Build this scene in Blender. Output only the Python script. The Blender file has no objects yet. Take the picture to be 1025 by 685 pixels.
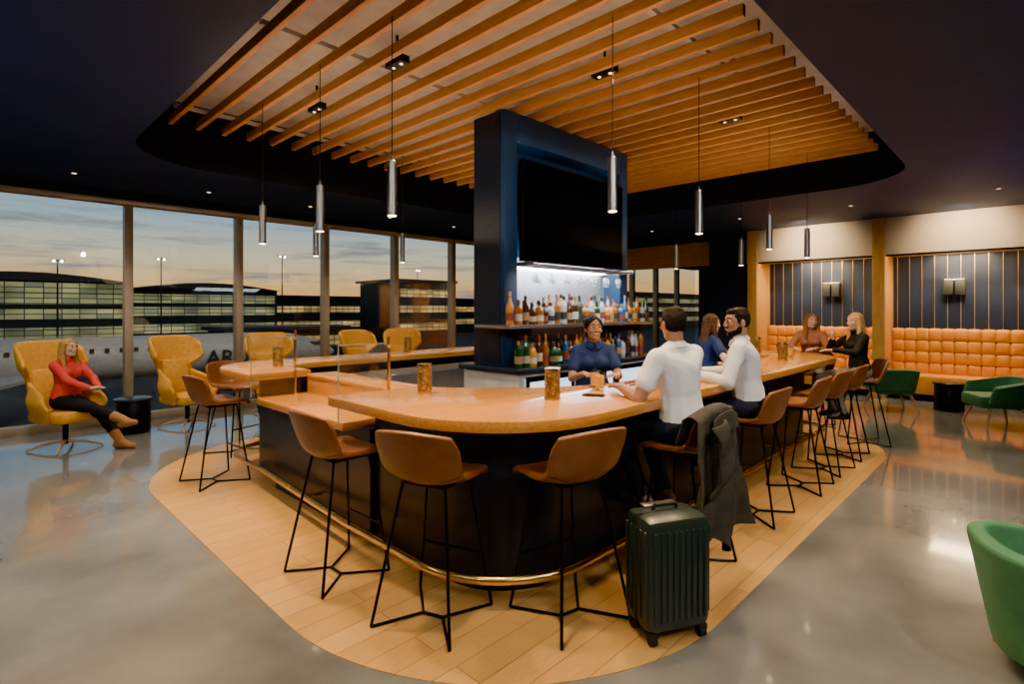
import bpy, bmesh, math, random
from mathutils import Vector as V, Matrix, noise as NZ
R=random.Random(5); S=bpy.context.scene; COL=S.collection
PI=math.pi; rad=math.radians; sin=math.sin; cos=math.cos
# ------------------------------------------------ materials
def mat(name,c,c2=None,rough=.5,metal=0,scale=6,stretch=(1,1,1),bump=0,bscale=60,spec=.5,emit=None,estr=0,coat=0,alpha_trans=0):
    m=bpy.data.materials.new(name); m.use_nodes=True; nt=m.node_tree; N=nt.nodes; L=nt.links
    b=N['Principled BSDF']
    tc=N.new('ShaderNodeTexCoord'); mp=N.new('ShaderNodeMapping'); mp.inputs['Scale'].default_value=stretch
    L.new(tc.outputs['Object'],mp.inputs['Vector'])
    nz=N.new('ShaderNodeTexNoise'); nz.inputs['Scale'].default_value=scale; nz.inputs['Detail'].default_value=4
    L.new(mp.outputs[0],nz.inputs['Vector'])
    cr=N.new('ShaderNodeValToRGB'); e=cr.color_ramp.elements
    e[0].position=.32; e[1].position=.68
    c2=c2 or tuple(x*.8 for x in c); e[0].color=(*c,1); e[1].color=(*c2,1)
    L.new(nz.outputs[0],cr.inputs['Fac']); L.new(cr.outputs[0],b.inputs['Base Color'])
    b.inputs['Roughness'].default_value=rough; b.inputs['Metallic'].default_value=metal
    b.inputs['Specular IOR Level'].default_value=spec; b.inputs['Coat Weight'].default_value=coat; b.inputs['Coat Roughness'].default_value=.06
    if alpha_trans: b.inputs['Transmission Weight'].default_value=alpha_trans
    if emit: b.inputs['Emission Color'].default_value=(*emit,1); b.inputs['Emission Strength'].default_value=estr
    if bump:
        n2=N.new('ShaderNodeTexNoise'); n2.inputs['Scale'].default_value=bscale; L.new(mp.outputs[0],n2.inputs['Vector'])
        bp=N.new('ShaderNodeBump'); bp.inputs['Strength'].default_value=bump; bp.inputs['Distance'].default_value=.02
        L.new(n2.outputs[0],bp.inputs['Height']); L.new(bp.outputs[0],b.inputs['Normal'])
    return m
def glass(name,tint=(.93,.96,.96),base=.04,k=.5):
    m=bpy.data.materials.new(name); m.use_nodes=True; nt=m.node_tree; N=nt.nodes; L=nt.links
    N.remove(N['Principled BSDF']); out=N['Material Output']
    t=N.new('ShaderNodeBsdfTransparent'); t.inputs[0].default_value=(*tint,1)
    g=N.new('ShaderNodeBsdfGlossy'); g.inputs['Roughness'].default_value=.01
    lw=N.new('ShaderNodeLayerWeight'); p=N.new('ShaderNodeMath'); p.operation='POWER'; p.inputs[1].default_value=3
    a=N.new('ShaderNodeMath'); a.operation='MULTIPLY_ADD'; a.inputs[1].default_value=k; a.inputs[2].default_value=base
    L.new(lw.outputs['Facing'],p.inputs[0]); L.new(p.outputs[0],a.inputs[0])
    mx=N.new('ShaderNodeMixShader'); L.new(a.outputs[0],mx.inputs[0]); L.new(t.outputs[0],mx.inputs[1]); L.new(g.outputs[0],mx.inputs[2])
    L.new(mx.outputs[0],out.inputs['Surface']); return m
def brickmat(name,c1,c2,cm,bw,rh,ms,rough=.4,emis=0,axes='XY',bias=0,coat=0):
    m=bpy.data.materials.new(name); m.use_nodes=True; nt=m.node_tree; N=nt.nodes; L=nt.links
    b=N['Principled BSDF']; tc=N.new('ShaderNodeTexCoord'); vec=tc.outputs['Object']
    if axes!='XY':
        sp=N.new('ShaderNodeSeparateXYZ'); cb=N.new('ShaderNodeCombineXYZ'); L.new(vec,sp.inputs[0])
        L.new(sp.outputs[axes[0]],cb.inputs[0]); L.new(sp.outputs[axes[1]],cb.inputs[1]); vec=cb.outputs[0]
    br=N.new('ShaderNodeTexBrick'); L.new(vec,br.inputs['Vector'])
    br.inputs['Color1'].default_value=(*c1,1); br.inputs['Color2'].default_value=(*c2,1); br.inputs['Mortar'].default_value=(*cm,1)
    br.inputs['Scale'].default_value=1; br.inputs['Brick Width'].default_value=bw; br.inputs['Row Height'].default_value=rh
    br.inputs['Mortar Size'].default_value=ms; br.inputs['Bias'].default_value=bias
    if emis:
        br.offset=0
        nz=N.new('ShaderNodeTexNoise'); nz.inputs['Scale'].default_value=.12; L.new(vec,nz.inputs['Vector'])
        cr=N.new('ShaderNodeValToRGB'); cr.color_ramp.elements[0].position=.38; cr.color_ramp.elements[0].color=(.35,.37,.37,1); cr.color_ramp.elements[1].position=.62; cr.color_ramp.elements[1].color=(1,1,1,1); L.new(nz.outputs[0],cr.inputs[0])
        mx=N.new('ShaderNodeMix'); mx.data_type='RGBA'; mx.blend_type='MULTIPLY'; mx.inputs[0].default_value=1; L.new(br.outputs[0],mx.inputs[6]); L.new(cr.outputs[0],mx.inputs[7])
        L.new(mx.outputs[2],b.inputs['Emission Color']); b.inputs['Emission Strength'].default_value=emis; b.inputs['Base Color'].default_value=(.02,.02,.02,1)
    else:
        nz=N.new('ShaderNodeTexNoise'); mp=N.new('ShaderNodeMapping'); mp.inputs['Scale'].default_value=(2,28,1); L.new(vec,mp.inputs[0]); L.new(mp.outputs[0],nz.inputs['Vector'])
        mx=N.new('ShaderNodeMix'); mx.data_type='RGBA'; mx.blend_type='MULTIPLY'; mx.inputs[0].default_value=.35
        L.new(br.outputs[0],mx.inputs[6]); L.new(nz.outputs[0],mx.inputs[7]); L.new(mx.outputs[2],b.inputs['Base Color'])
    b.inputs['Roughness'].default_value=rough; b.inputs['Coat Weight'].default_value=coat; b.inputs['Coat Roughness'].default_value=.1
    return m
def concrete():
    m=mat('polished_concrete',(.235,.235,.226),(.125,.127,.124),rough=.1,scale=1.3,coat=.7,spec=.6)
    nt=m.node_tree; N=nt.nodes; L=nt.links; b=N['Principled BSDF']
    nz=N.new('ShaderNodeTexNoise'); nz.inputs['Scale'].default_value=2.3; nz.inputs['Detail'].default_value=8
    mr=N.new('ShaderNodeMapRange'); mr.inputs[1].default_value=.3; mr.inputs[2].default_value=.7; mr.inputs[3].default_value=.07; mr.inputs[4].default_value=.22
    tc=N.new('ShaderNodeTexCoord'); L.new(tc.outputs['Object'],nz.inputs['Vector']); L.new(nz.outputs[0],mr.inputs[0]); L.new(mr.outputs[0],b.inputs['Roughness'])
    return m
M=dict(
 concrete=concrete(),
 planks=brickmat('oak_floor_planks',(.76,.44,.145),(.62,.34,.10),(.36,.18,.06),1.6,.16,.003,.28,coat=.3),
 counter=mat('counter_wood',(.62,.275,.05),(.45,.185,.03),rough=.25,scale=3,stretch=(.6,20,20),coat=.35),
 slat=mat('slat_wood',(.54,.25,.08),(.42,.18,.05),rough=.5,scale=6,stretch=(8,1,8)),
 colwood=mat('column_wood',(.64,.34,.085),(.50,.24,.05),rough=.4,scale=5,stretch=(8,8,1)),
 fascia=mat('cork_fascia',(.54,.43,.29),(.44,.34,.23),rough=.7,scale=60,bump=.2),
 navy=mat('navy_ceiling_paint',(.009,.036,.125),(.008,.030,.105),rough=.6,scale=2),
 black=mat('matte_black_paint',(.004,.008,.018),rough=.6), taupe=mat('recess_beige_paint',(.46,.44,.43),rough=.7),
 pillar=mat('navy_panel',(.012,.050,.135),(.010,.042,.115),rough=.45,scale=3),
 mesh=brickmat('dark_patterned_tile',(.010,.026,.062),(.013,.032,.075),(.008,.02,.05),.05,.05,.006,.3,axes='YZ'),
 base=mat('bar_base_panel',(.007,.011,.020),(.010,.015,.026),rough=.35,scale=2),
 brass=mat('polished_brass',(.95,.64,.24),(.85,.54,.18),rough=.24,metal=1),
 steel=mat('brushed_steel',(.5,.5,.5),(.38,.38,.4),rough=.3,metal=1,stretch=(30,1,1)), gunmetal=mat('brushed_gunmetal',(.26,.26,.27),(.19,.19,.20),rough=.36,metal=1,stretch=(30,1,1)),
 blackmetal=mat('black_metal_rod',(.012,.012,.013),rough=.35,metal=.6), darkgrey=mat('dark_grey_metal',(.07,.07,.075),rough=.45,metal=.5),
 leather=mat('brown_leather',(.20,.070,.022),(.145,.048,.014),rough=.34,scale=9,bump=.1,bscale=180),
 tan=mat('amber_tan_leather',(.74,.31,.025),(.64,.245,.018),rough=.55,scale=7,spec=.3), button=mat('dark_tan_button',(.22,.08,.012),rough=.5),
 mustard=mat('mustard_wool',(.72,.36,.028),(.60,.28,.018),rough=.75,scale=20,bump=.15,bscale=300),
 green=mat('sage_green_velvet',(.05,.18,.085),(.038,.14,.065),rough=.6),
 lime=mat('muted_green_upholstery',(.085,.27,.115),(.065,.21,.09),rough=.6),
 legwood=mat('light_beech_legs',(.55,.34,.16),rough=.4,stretch=(8,8,1)),
 glass=glass('window_glass',(.93,.96,.96),.055,.5), glass2=glass('divider_glass',(.95,.98,.97),.06,.45), gedge=mat('glass_edge',(.24,.34,.30),rough=.15), clear=glass('drinking_glass',(.95,.97,.97),.08,.6),
 mull=mat('bronze_anodised_mullion',(.40,.32,.23),(.33,.26,.18),rough=.4,metal=.3),
 screen=mat('tv_screen_off',(.001,.001,.0015),rough=.3,spec=.05), plastic=mat('black_plastic',(.008,.008,.01),rough=.4,spec=.25),
 mirror=mat('back_bar_mirror',(.55,.57,.62),rough=.25,metal=.6),
 white=mat('white_laminate',(.58,.60,.60),rough=.4), darktop=mat('dark_stone_top',(.02,.03,.05),rough=.25),
 warm=mat('warm_lamp',(1,.8,.5),emit=(1,.76,.45),estr=12), dimwarm=mat('dim_warm_lamp',(1,.8,.5),emit=(1,.7,.4),estr=2), led=mat('led_strip',(1,.7,.4),emit=(1,.62,.22),estr=14),
 cool=mat('cool_led',(1,1,1),emit=(.9,.95,1),estr=16), fridge=mat('fridge_interior',(.7,.8,.9),emit=(.6,.8,1),estr=1.1),
 exitg=mat('exit_green',(.05,.8,.3),emit=(.05,1,.35),estr=4), gold=mat('gold_pinstripe',(.7,.5,.25),rough=.35,metal=.7),
 stripe=mat('navy_wall',(.008,.020,.062),rough=.55),
 suit=mat('dark_green_polycarbonate',(.024,.036,.032),(.020,.030,.026),rough=.3), rubber=mat('black_rubber',(.01,.01,.01),rough=.6),
 coat=mat('olive_brown_coat_cloth',(.046,.040,.028),(.030,.026,.018),rough=.85,scale=14,bump=.3,bscale=40),
 lantern=None)
def lanternmat():
    m=mat('pierced_gold_lantern',(.45,.28,.10),(.2,.11,.03),rough=.35,metal=.8,scale=30)
    nt=m.node_tree; N=nt.nodes; L=nt.links; b=N['Principled BSDF']
    v=N.new('ShaderNodeTexVoronoi'); v.inputs['Scale'].default_value=55; tc=N.new('ShaderNodeTexCoord'); L.new(tc.outputs['Object'],v.inputs['Vector'])
    cr=N.new('ShaderNodeValToRGB'); cr.color_ramp.elements[0].position=.22; cr.color_ramp.elements[0].color=(1,.55,.15,1); cr.color_ramp.elements[1].position=.32; cr.color_ramp.elements[1].color=(0,0,0,1)
    L.new(v.outputs['Distance'],cr.inputs[0]); L.new(cr.outputs[0],b.inputs['Emission Color']); b.inputs['Emission Strength'].default_value=.4
    return m
M['lantern']=lanternmat()
# ------------------------------------------------ geometry helpers
class MB:
    def __init__(s): s.bm=bmesh.new()
    def box(s,x0,x1,y0,y1,z0,z1,Mx=None):
        m=Matrix.Translation(((x0+x1)/2,(y0+y1)/2,(z0+z1)/2))@Matrix.Diagonal((x1-x0,y1-y0,z1-z0,1))
        if Mx: m=Mx@m
        bmesh.ops.create_cube(s.bm,size=1,matrix=m); return s
    def cyl(s,p,q,r0,r1=None,seg=14):
        p=V(p);q=V(q); d=q-p
        m=Matrix.Translation((p+q)/2)@d.to_track_quat('Z','Y').to_matrix().to_4x4()
        bmesh.ops.create_cone(s.bm,cap_ends=True,segments=seg,radius1=r0,radius2=r0 if r1 is None else r1,depth=d.length,matrix=m); return s
    def ell(s,c,r,seg=14):
        if not hasattr(r,'__len__'): r=(r,r,r)
        bmesh.ops.create_uvsphere(s.bm,u_segments=seg,v_segments=max(6,seg//2),radius=1,matrix=Matrix.Translation(c)@Matrix.Diagonal((*r,1))); return s
    def lathe(s,prof,c=(0,0,0),seg=22):
        rings=[]
        for r,z in prof: rings.append([s.bm.verts.new((c[0]+max(r,1e-4)*cos(2*PI*k/seg),c[1]+max(r,1e-4)*sin(2*PI*k/seg),c[2]+z)) for k in range(seg)])
        for a,b in zip(rings,rings[1:]):
            for k in range(seg): s.bm.faces.new((a[k],a[(k+1)%seg],b[(k+1)%seg],b[k]))
        s.bm.faces.new(rings[0][::-1]); s.bm.faces.new(rings[-1]); return s
    def tube(s,pts,r,seg=8):
        pts=[V(p) for p in pts]; rings=[]; up=None
        for i,p in enumerate(pts):
            t=(pts[min(i+1,len(pts)-1)]-pts[max(i-1,0)]).normalized()
            if up is None: up=t.orthogonal().normalized()
            up=(up-t*up.dot(t)).normalized(); w=t.cross(up)
            rr=r if not hasattr(r,'__len__') else r[i]
            rings.append([s.bm.verts.new(p+up*rr*cos(2*PI*k/seg)+w*rr*sin(2*PI*k/seg)) for k in range(seg)])
        for a,b in zip(rings,rings[1:]):
            for k in range(seg): s.bm.faces.new((a[k],a[(k+1)%seg],b[(k+1)%seg],b[k]))
        s.bm.faces.new(rings[0][::-1]); s.bm.faces.new(rings[-1]); return s
    def prism(s,pts,z0,z1):
        a=[s.bm.verts.new((x,y,z0)) for x,y in pts]; b=[s.bm.verts.new((x,y,z1)) for x,y in pts]; n=len(pts)
        s.bm.faces.new(a[::-1]); s.bm.faces.new(b)
        for k in range(n): s.bm.faces.new((a[k],a[(k+1)%n],b[(k+1)%n],b[k]))
        return s
    def sheet(s,f,nu,nv,t):
        P=[[V(f(-1+2*i/nu,j/nv)) for j in range(nv+1)] for i in range(nu+1)]
        def nrm(i,j):
            a=P[min(i+1,nu)][j]-P[max(i-1,0)][j]; b=P[i][min(j+1,nv)]-P[i][max(j-1,0)]
            n=a.cross(b); return n.normalized() if n.length>1e-9 else V((0,0,1))
        A=[[s.bm.verts.new(P[i][j]+nrm(i,j)*t/2) for j in range(nv+1)] for i in range(nu+1)]
        B=[[s.bm.verts.new(P[i][j]-nrm(i,j)*t/2) for j in range(nv+1)] for i in range(nu+1)]
        F=s.bm.faces.new
        for i in range(nu):
            for j in range(nv):
                F((A[i][j],A[i+1][j],A[i+1][j+1],A[i][j+1])); F((B[i][j],B[i][j+1],B[i+1][j+1],B[i+1][j]))
        for i in range(nu):
            F((A[i][0],B[i][0],B[i+1][0],A[i+1][0])); F((A[i][nv],A[i+1][nv],B[i+1][nv],B[i][nv]))
        for j in range(nv):
            F((A[0][j],A[0][j+1],B[0][j+1],B[0][j])); F((A[nu][j],B[nu][j],B[nu][j+1],A[nu][j+1]))
        return s
    def build(s,name,m,parent=None,bevel=0,world=False,ang=38,subd=0):
        bm=s.bm; bmesh.ops.recalc_face_normals(bm,faces=bm.faces)
        if bevel:
            ed=[e for e in bm.edges if len(e.link_faces)==2 and e.calc_face_angle(0)>rad(40)]
            bmesh.ops.bevel(bm,geom=ed,offset=bevel,segments=2,profile=.5,affect='EDGES',clamp_overlap=True)
        if world and parent: bmesh.ops.translate(bm,verts=bm.verts,vec=-parent.location)
        me=bpy.data.meshes.new(name); bm.to_mesh(me); bm.free()
        me.polygons.foreach_set('use_smooth',[True]*len(me.polygons)); me.set_sharp_from_angle(angle=rad(ang))
        me.materials.append(m); o=bpy.data.objects.new(name,me); COL.objects.link(o); o.parent=parent
        if subd:
            md=o.modifiers.new('sub','SUBSURF'); md.levels=subd; md.render_levels=subd
        return o
def tag(o,label,cat,group=None,kind=None):
    o['label']=label; o['category']=cat
    if group: o['group']=group
    if kind: o['kind']=kind
    return o
def thing(name,label,cat,loc=(0,0,0),rz=0,group=None):
    o=bpy.data.objects.new(name,None); COL.objects.link(o); o.empty_display_size=.1
    o.location=loc; o.rotation_euler=(0,0,rz); return tag(o,label,cat,group)
def struct(o,label=None,cat=None):
    o['kind']='structure'
    if label: o['label']=label; o['category']=cat or 'structure'
    return o
def copy_tree(o,parent=None):
    c=o.copy(); COL.objects.link(c); c.parent=parent
    for ch in list(o.children): copy_tree(ch,c)
    return c
def place(src,used,loc,rz,label):
    o=src if not used else copy_tree(src); o.location=loc; o.rotation_euler=(0,0,rz); o['label']=label; used.append(1); return o
def arc(cx,cy,r,a0,a1,n=14): return [(cx+r*cos(rad(a0+(a1-a0)*k/n)),cy+r*sin(rad(a0+(a1-a0)*k/n))) for k in range(n+1)]
def rrect(x0,x1,y0,y1,r,n=16): return arc(x1-r,y1-r,r,0,90,n)+arc(x0+r,y1-r,r,90,180,n)+arc(x0+r,y0+r,r,180,270,n)+arc(x1-r,y0+r,r,270,360,n)
def light(kind,loc,energy,color,size=.1,target=None,spot=90,blend=.5,size_y=None):
    d=bpy.data.lights.new('lamp',kind); d.energy=energy; d.color=color
    if kind=='AREA':
        d.size=size
        if size_y: d.shape='RECTANGLE'; d.size_y=size_y
    else: d.shadow_soft_size=size
    if kind=='SPOT': d.spot_size=rad(spot); d.spot_blend=blend
    o=bpy.data.objects.new(kind.lower()+'_lamp',d); COL.objects.link(o); o.location=loc
    t=V(target) if target else V(loc)-V((0,0,1))
    o.rotation_euler=(t-V(loc)).to_track_quat('-Z','Y').to_euler(); return o
ORD=['first','second','third','fourth','fifth','sixth','seventh','eighth','ninth','tenth','eleventh','twelfth','thirteenth','fourteenth','fifteenth','sixteenth','seventeenth','eighteenth','nineteenth','twentieth','twenty-first','twenty-second','twenty-third','twenty-fourth','twenty-fifth','twenty-sixth']
# ------------------------------------------------ camera
cam=bpy.data.cameras.new('camera'); co=bpy.data.objects.new('camera',cam); COL.objects.link(co)
co.location=(0,0,1.65); co.rotation_euler=(rad(90),0,rad(-45.7)); cam.sensor_width=36; cam.lens=540/1025*36; cam.shift_y=-32.5/1025; cam.clip_end=2000
S.camera=co
# ------------------------------------------------ shell
CE=3.35; WY=9.56
struct(MB().box(-5,20.4,-5,WY+.1,-.12,0).build('floor',M['concrete']))
struct(MB().prism(rrect(1.2,8.6,1.2,7.2,1.6,24),0,.004).build('floor_inlay',M['planks']),'oak plank floor border around the bar','floor')
mb=MB(); bm=mb.bm
def loop(pts,z):
    vs=[bm.verts.new((x,y,z)) for x,y in pts]; return [bm.edges.new((vs[k],vs[(k+1)%len(vs)])) for k in range(len(vs))]
hole=rrect(1.23,8.65,1.12,7.3,.95)
ed=loop([(-5,-5),(20.4,-5),(20.4,WY+.1),(-5,WY+.1)],CE)+loop(hole,CE)
bmesh.ops.triangle_fill(bm,edges=ed,use_beauty=True)
struct(mb.build('ceiling',M['navy']))
mb=MB(); n=len(hole)
a=[mb.bm.verts.new((x,y,CE)) for x,y in hole]; b=[mb.bm.verts.new((x,y,3.95)) for x,y in hole]
for k in range(n): mb.bm.faces.new((a[k],a[(k+1)%n],b[(k+1)%n],b[k]))
mb.bm.faces.new(b); struct(mb.build('ceiling_recess',M['black']),'black recess in the ceiling above the bar','ceiling')
struct(MB().box(1.5,7.9,1.4,6.55,3.86,3.89).build('ceiling_panel',M['taupe']),'beige ceiling panel above the wood slats','ceiling')
struct(MB().box(-5.1,-5,-5,WY+.1,0,CE).build('wall_back',M['navy']))
struct(MB().box(-5,20.4,-5.1,-5,0,CE).build('wall_near',M['navy']))
struct(MB().box(20.3,20.4,5.3,WY,0,CE).build('wall_far',M['stripe']))
struct(MB().box(12,20.3,4.55,5.39,0,CE).build('wall_partition',M['stripe']))
struct(MB().box(-5,20.4,WY-.02,WY+.12,3.235,CE).build('wall_left',M['black']))
struct(MB().box(-5,20.3,WY-.12,WY-.1,3.17,3.24).build('trim_8',M['mull'],bevel=.004),'light bronze header beam along the window tops','trim')
for i in range(-3,12):
    x0=1.729+1.525*i
    w=struct(thing('window_%d'%(i+4),'floor to ceiling window bay in the glazed wall','window',(x0,WY,0)))
    mb=MB(); mb.box(-.05,.05,-.09,.09,0,3.24); mb.box(.05,1.475,-.05,.06,0,.12); mb.box(.05,1.475,-.05,.06,3.17,3.24); mb.build('window_frame',M['mull'],w,bevel=.004)
    MB().box(.05,1.475,-.006,.006,.12,3.17).build('pane',M['glass'],w)
mb=MB()
for k in range(6): mb.box(13,13.08,5.4,9.5,2.74+.1*k,2.80+.1*k)
mb.box(13.06,13.1,5.4,9.5,2.74,CE); struct(mb.build('trim_1',M['colwood']),'horizontal wood slat bulkhead in the far passage','trim')
# booth wall
BX=12.0
struct(MB().box(12.75,12.85,-5,4.55,0,CE).build('wall_right',M['stripe']))
struct(MB().box(BX,12.75,-5,4.55,2.67,CE).build('trim_2',M['fascia']),'tan cork header above the booths','trim')
for i,y in enumerate((-.14,2.13,4.42)):
    mb=MB(); mb.box(BX-.06,12.75,y-.1,y+.1,0,2.67); mb.box(BX-.06,BX,y-.1,y+.1,2.67,CE)
    struct(mb.build('trim_%d'%(i+3),M['colwood'],bevel=.006),'wood pier between booths','trim')
for i,(y0,y1) in enumerate(((-.04,2.03),(2.23,4.32))):
    mb=MB(); k=0
    while y0+.1+k*.19<y1: mb.box(12.735,12.749,y0+.1+k*.19-.004,y0+.1+k*.19+.004,1.2,2.67); k+=1
    struct(mb.build('trim_%d'%(i+6),M['gold']),'gold pinstripes on the navy booth wall','trim')
    where='nearest the green chairs' if i==0 else 'behind the seated women'
    t=thing('banquette','amber tan tufted leather banquette in the booth '+where,'booth seat',(12.4,(y0+y1)/2,0),0,'tufted booth seats')
    MB().box(12.2,12.72,y0+.01,y1-.01,0,.12).build('plinth',M['black'],t,world=True)
    MB().box(12.1,12.62,y0+.01,y1-.01,.12,.46).build('seat',M['tan'],t,bevel=.035,world=True)
    L=y1-y0-.02
    def tf(u,v,y0=y0,L=L):
        return (12.63-.034*(abs(sin(PI*5.5*(u+1)))**.4)*(abs(sin(PI*4*v))**.4),y0+.01+L*(u+1)/2,.44+.84*v)
    MB().sheet(tf,110,40,.06).build('backrest',M['tan'],t,world=True,ang=80)
    mb=MB()
    for q in range(1,11):
        for v in (1,2,3): mb.ell((12.592,y0+.01+L*q/11,.44+.21*v),(.016,.02,.02),8)
    mb.build('buttons',M['button'],t,world=True)
    t=thing('led_strip','warm light strip under the header of the booth '+where,'light strip',(12.1,(y0+y1)/2,2.64),0,'booth light strips')
    MB().box(12.05,12.09,y0,y1,2.645,2.67).build('diffuser',M['led'],t,world=True)
    MB().box(12.02,12.05,y0,y1,2.635,2.67).build('channel',M['blackmetal'],t,world=True)
    light('AREA',(12.3,(y0+y1)/2,2.62),40,(1,.72,.36),.8,(12.5,(y0+y1)/2,.6))
    ym=(y0+y1)/2+(.1 if i==0 else -.2)
    t=thing('wall_sconce','dark grey angular wall sconce in the booth '+where,'wall lamp',(12.74,ym,2.05),0,'booth wall sconces')
    MB().box(-.03,.005,-.06,.06,-.06,.06).build('back_plate',M['blackmetal'],t,bevel=.006)
    for s in (-1,1): MB().prism([(-.15,s*.085-.07),(-.03,s*.085-.07),(-.03,s*.085+.07),(-.15,s*.085+.07)],-.13,.15).build('shade',M['darkgrey'],t,bevel=.008)
    MB().box(-.14,-.04,-.14,.14,.149,.153).build('diffuser',M['warm'],t)
for y in (-1.5,.9,3.3): light('SPOT',(11.2,y,3.3),120,(1,.80,.53),.06,(12,y,2.85),115,.9)
# ------------------------------------------------ slat canopy
t=thing('slat_canopy','canopy of parallel honey wood slats recessed above the bar','ceiling canopy',(4.7,4,3.6))
k=0
while 1.55+.262*k<7.9:
    x=1.55+.262*k
    MB().box(x-.022,x+.022,1.4,6.55,3.6,3.685).build('slat',M['slat'],t,bevel=.003,world=True); k+=1
for y in (1.9,3.97,6.2): MB().box(1.5,7.9,y-.02,y+.02,3.685,3.72).build('carrier_rail',M['taupe'],t,world=True)
for y in (1.9,6.2): MB().cyl((4.7,y,3.72),(4.7,y,3.87),.02).build('hanger_rod',M['taupe'],t,world=True)
for i,(x,y,w) in enumerate(((2.467,3.70,'above the front stools'),(2.467,5.1,'above the low counter'),(3.777,2.6,'in front of the screen'),(5.611,2.3,'above the seated men'))):
    t=thing('track_spotlight','small black recessed spotlight between the ceiling slats '+w,'spotlight',(x,y,3.615),0,'spotlights between the slats')
    MB().box(-.045,.045,-.11,.11,.0,.06).build('housing',M['plastic'],t,bevel=.004)
    for s in (-.055,.055): MB().cyl((0,s,-.004),(0,s,.004),.014).build('lens',M['dimwarm'],t)
    MB().cyl((0,0,.06),(0,0,.245),.012).build('stem',M['blackmetal'],t)
# ------------------------------------------------ pillar and back bar
t=thing('bar_pillar','tall navy portal shaped pillar standing at the centre of the bar','pillar',(4.78,3.95,1.1))
mb=MB(); mb.box(3.72,5.85,3.95,4.15,1.1,3.595); mb.build('core',M['pillar'],t,world=True)
mb=MB(); mb.box(3.69,3.87,3.7,4.15,1.1,3.6); mb.box(5.70,5.87,3.7,4.15,1.1,3.6); mb.box(3.87,5.70,3.7,3.95,3.32,3.6); mb.build('frame',M['pillar'],t,bevel=.005,world=True)
MB().box(3.682,3.69,3.76,4.13,1.12,3.58).build('patterned_panel',M['mesh'],t,world=True)
MB().box(3.87,5.70,3.935,3.95,1.1,2.2).build('mirror_panel',M['mirror'],t,world=True)
t=thing('television','large flat black television mounted on the navy pillar','television',(4.79,3.7,2.15))
MB().box(3.9,5.68,3.65,3.71,2.13,3.15).build('casing',M['plastic'],t,bevel=.006,world=True)
MB().box(3.915,5.665,3.645,3.651,2.15,3.135).build('screen',M['screen'],t,world=True)
MB().box(4.4,5.2,3.71,3.95,2.4,2.9).build('bracket',M['blackmetal'],t,world=True)
t=thing('back_bar_cabinet','white and navy back bar cabinet with glass fridge doors below the bottles','cabinet',(4.77,3.8,0))
MB().box(3.6,5.95,3.42,4.2,.1,1.05).build('body',M['white'],t,bevel=.005,world=True)
MB().box(3.66,5.9,3.47,4.15,0,.1).build('plinth',M['black'],t,world=True)
MB().box(3.56,5.99,3.37,4.24,1.05,1.1).build('worktop',M['darktop'],t,bevel=.006,world=True)
for k in range(3):
    x=3.68+.75*k
    d=MB().box(x,x+.7,3.405,3.42,.16,1.0).build('door',M['fridge'],t,world=True)
    mb=MB(); mb.box(x-.01,x+.03,3.385,3.405,.14,1.02); mb.box(x+.67,x+.71,3.385,3.405,.14,1.02); mb.box(x+.03,x+.67,3.385,3.405,.14,.19); mb.box(x+.03,x+.67,3.385,3.405,.97,1.02)
    f=mb.build('door_frame',M['blackmetal'],t,world=True)
    MB().cyl((x+.64,3.37,.45),(x+.64,3.37,.85),.01).build('handle',M['steel'],t,world=True)
t=thing('bottle_shelf','long grey shelf across the navy pillar holding a row of bottles','shelf',(4.8,3.65,1.48))
MB().box(3.5,6.05,3.44,3.93,1.47,1.505).build('board',M['steel'],t,bevel=.004,world=True)
for x in (3.78,5.78): MB().box(x-.02,x+.02,3.45,3.7,1.40,1.47).build('bracket',M['blackmetal'],t,world=True)
t=thing('glass_rack','overhead rack holding upturned wine glasses below the television','glass rack',(4.6,3.6,2.08))
for y in (3.52,3.6,3.68,3.76): MB().cyl((3.88,y,2.09),(5.69,y,2.09),.008).build('rail',M['steel'],t,world=True)
MB().box(3.875,3.89,3.5,3.78,2.08,2.12).build('end_plate',M['steel'],t,world=True); MB().box(5.68,5.695,3.5,3.78,2.08,2.12).build('end_plate',M['steel'],t,world=True)
MB().box(3.95,5.6,3.85,3.92,2.08,2.12).build('light_bar',M['cool'],t,world=True)
light('AREA',(4.78,3.78,2.05),30,(.92,.96,1),1.5,(4.78,3.9,1.4))
wg=thing('wine_glass','x','wine glass',(0,0,0),0,'upturned glasses in the rack')
MB().lathe([(.034,0),(.034,-.004),(.005,-.01),(.004,-.08),(.02,-.09),(.038,-.12),(.038,-.15),(.030,-.19),(.028,-.19),(.036,-.15),(.018,-.095),(.001,-.09)],(0,0,0),14).build('bowl',M['clear'],wg)
u=[]
for k in range(14): place(wg,u,(3.98+.122*k,3.64 if k%2 else 3.56,2.102),0,'upturned clear wine glass, %s from the left in the overhead rack'%ORD[k])
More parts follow.
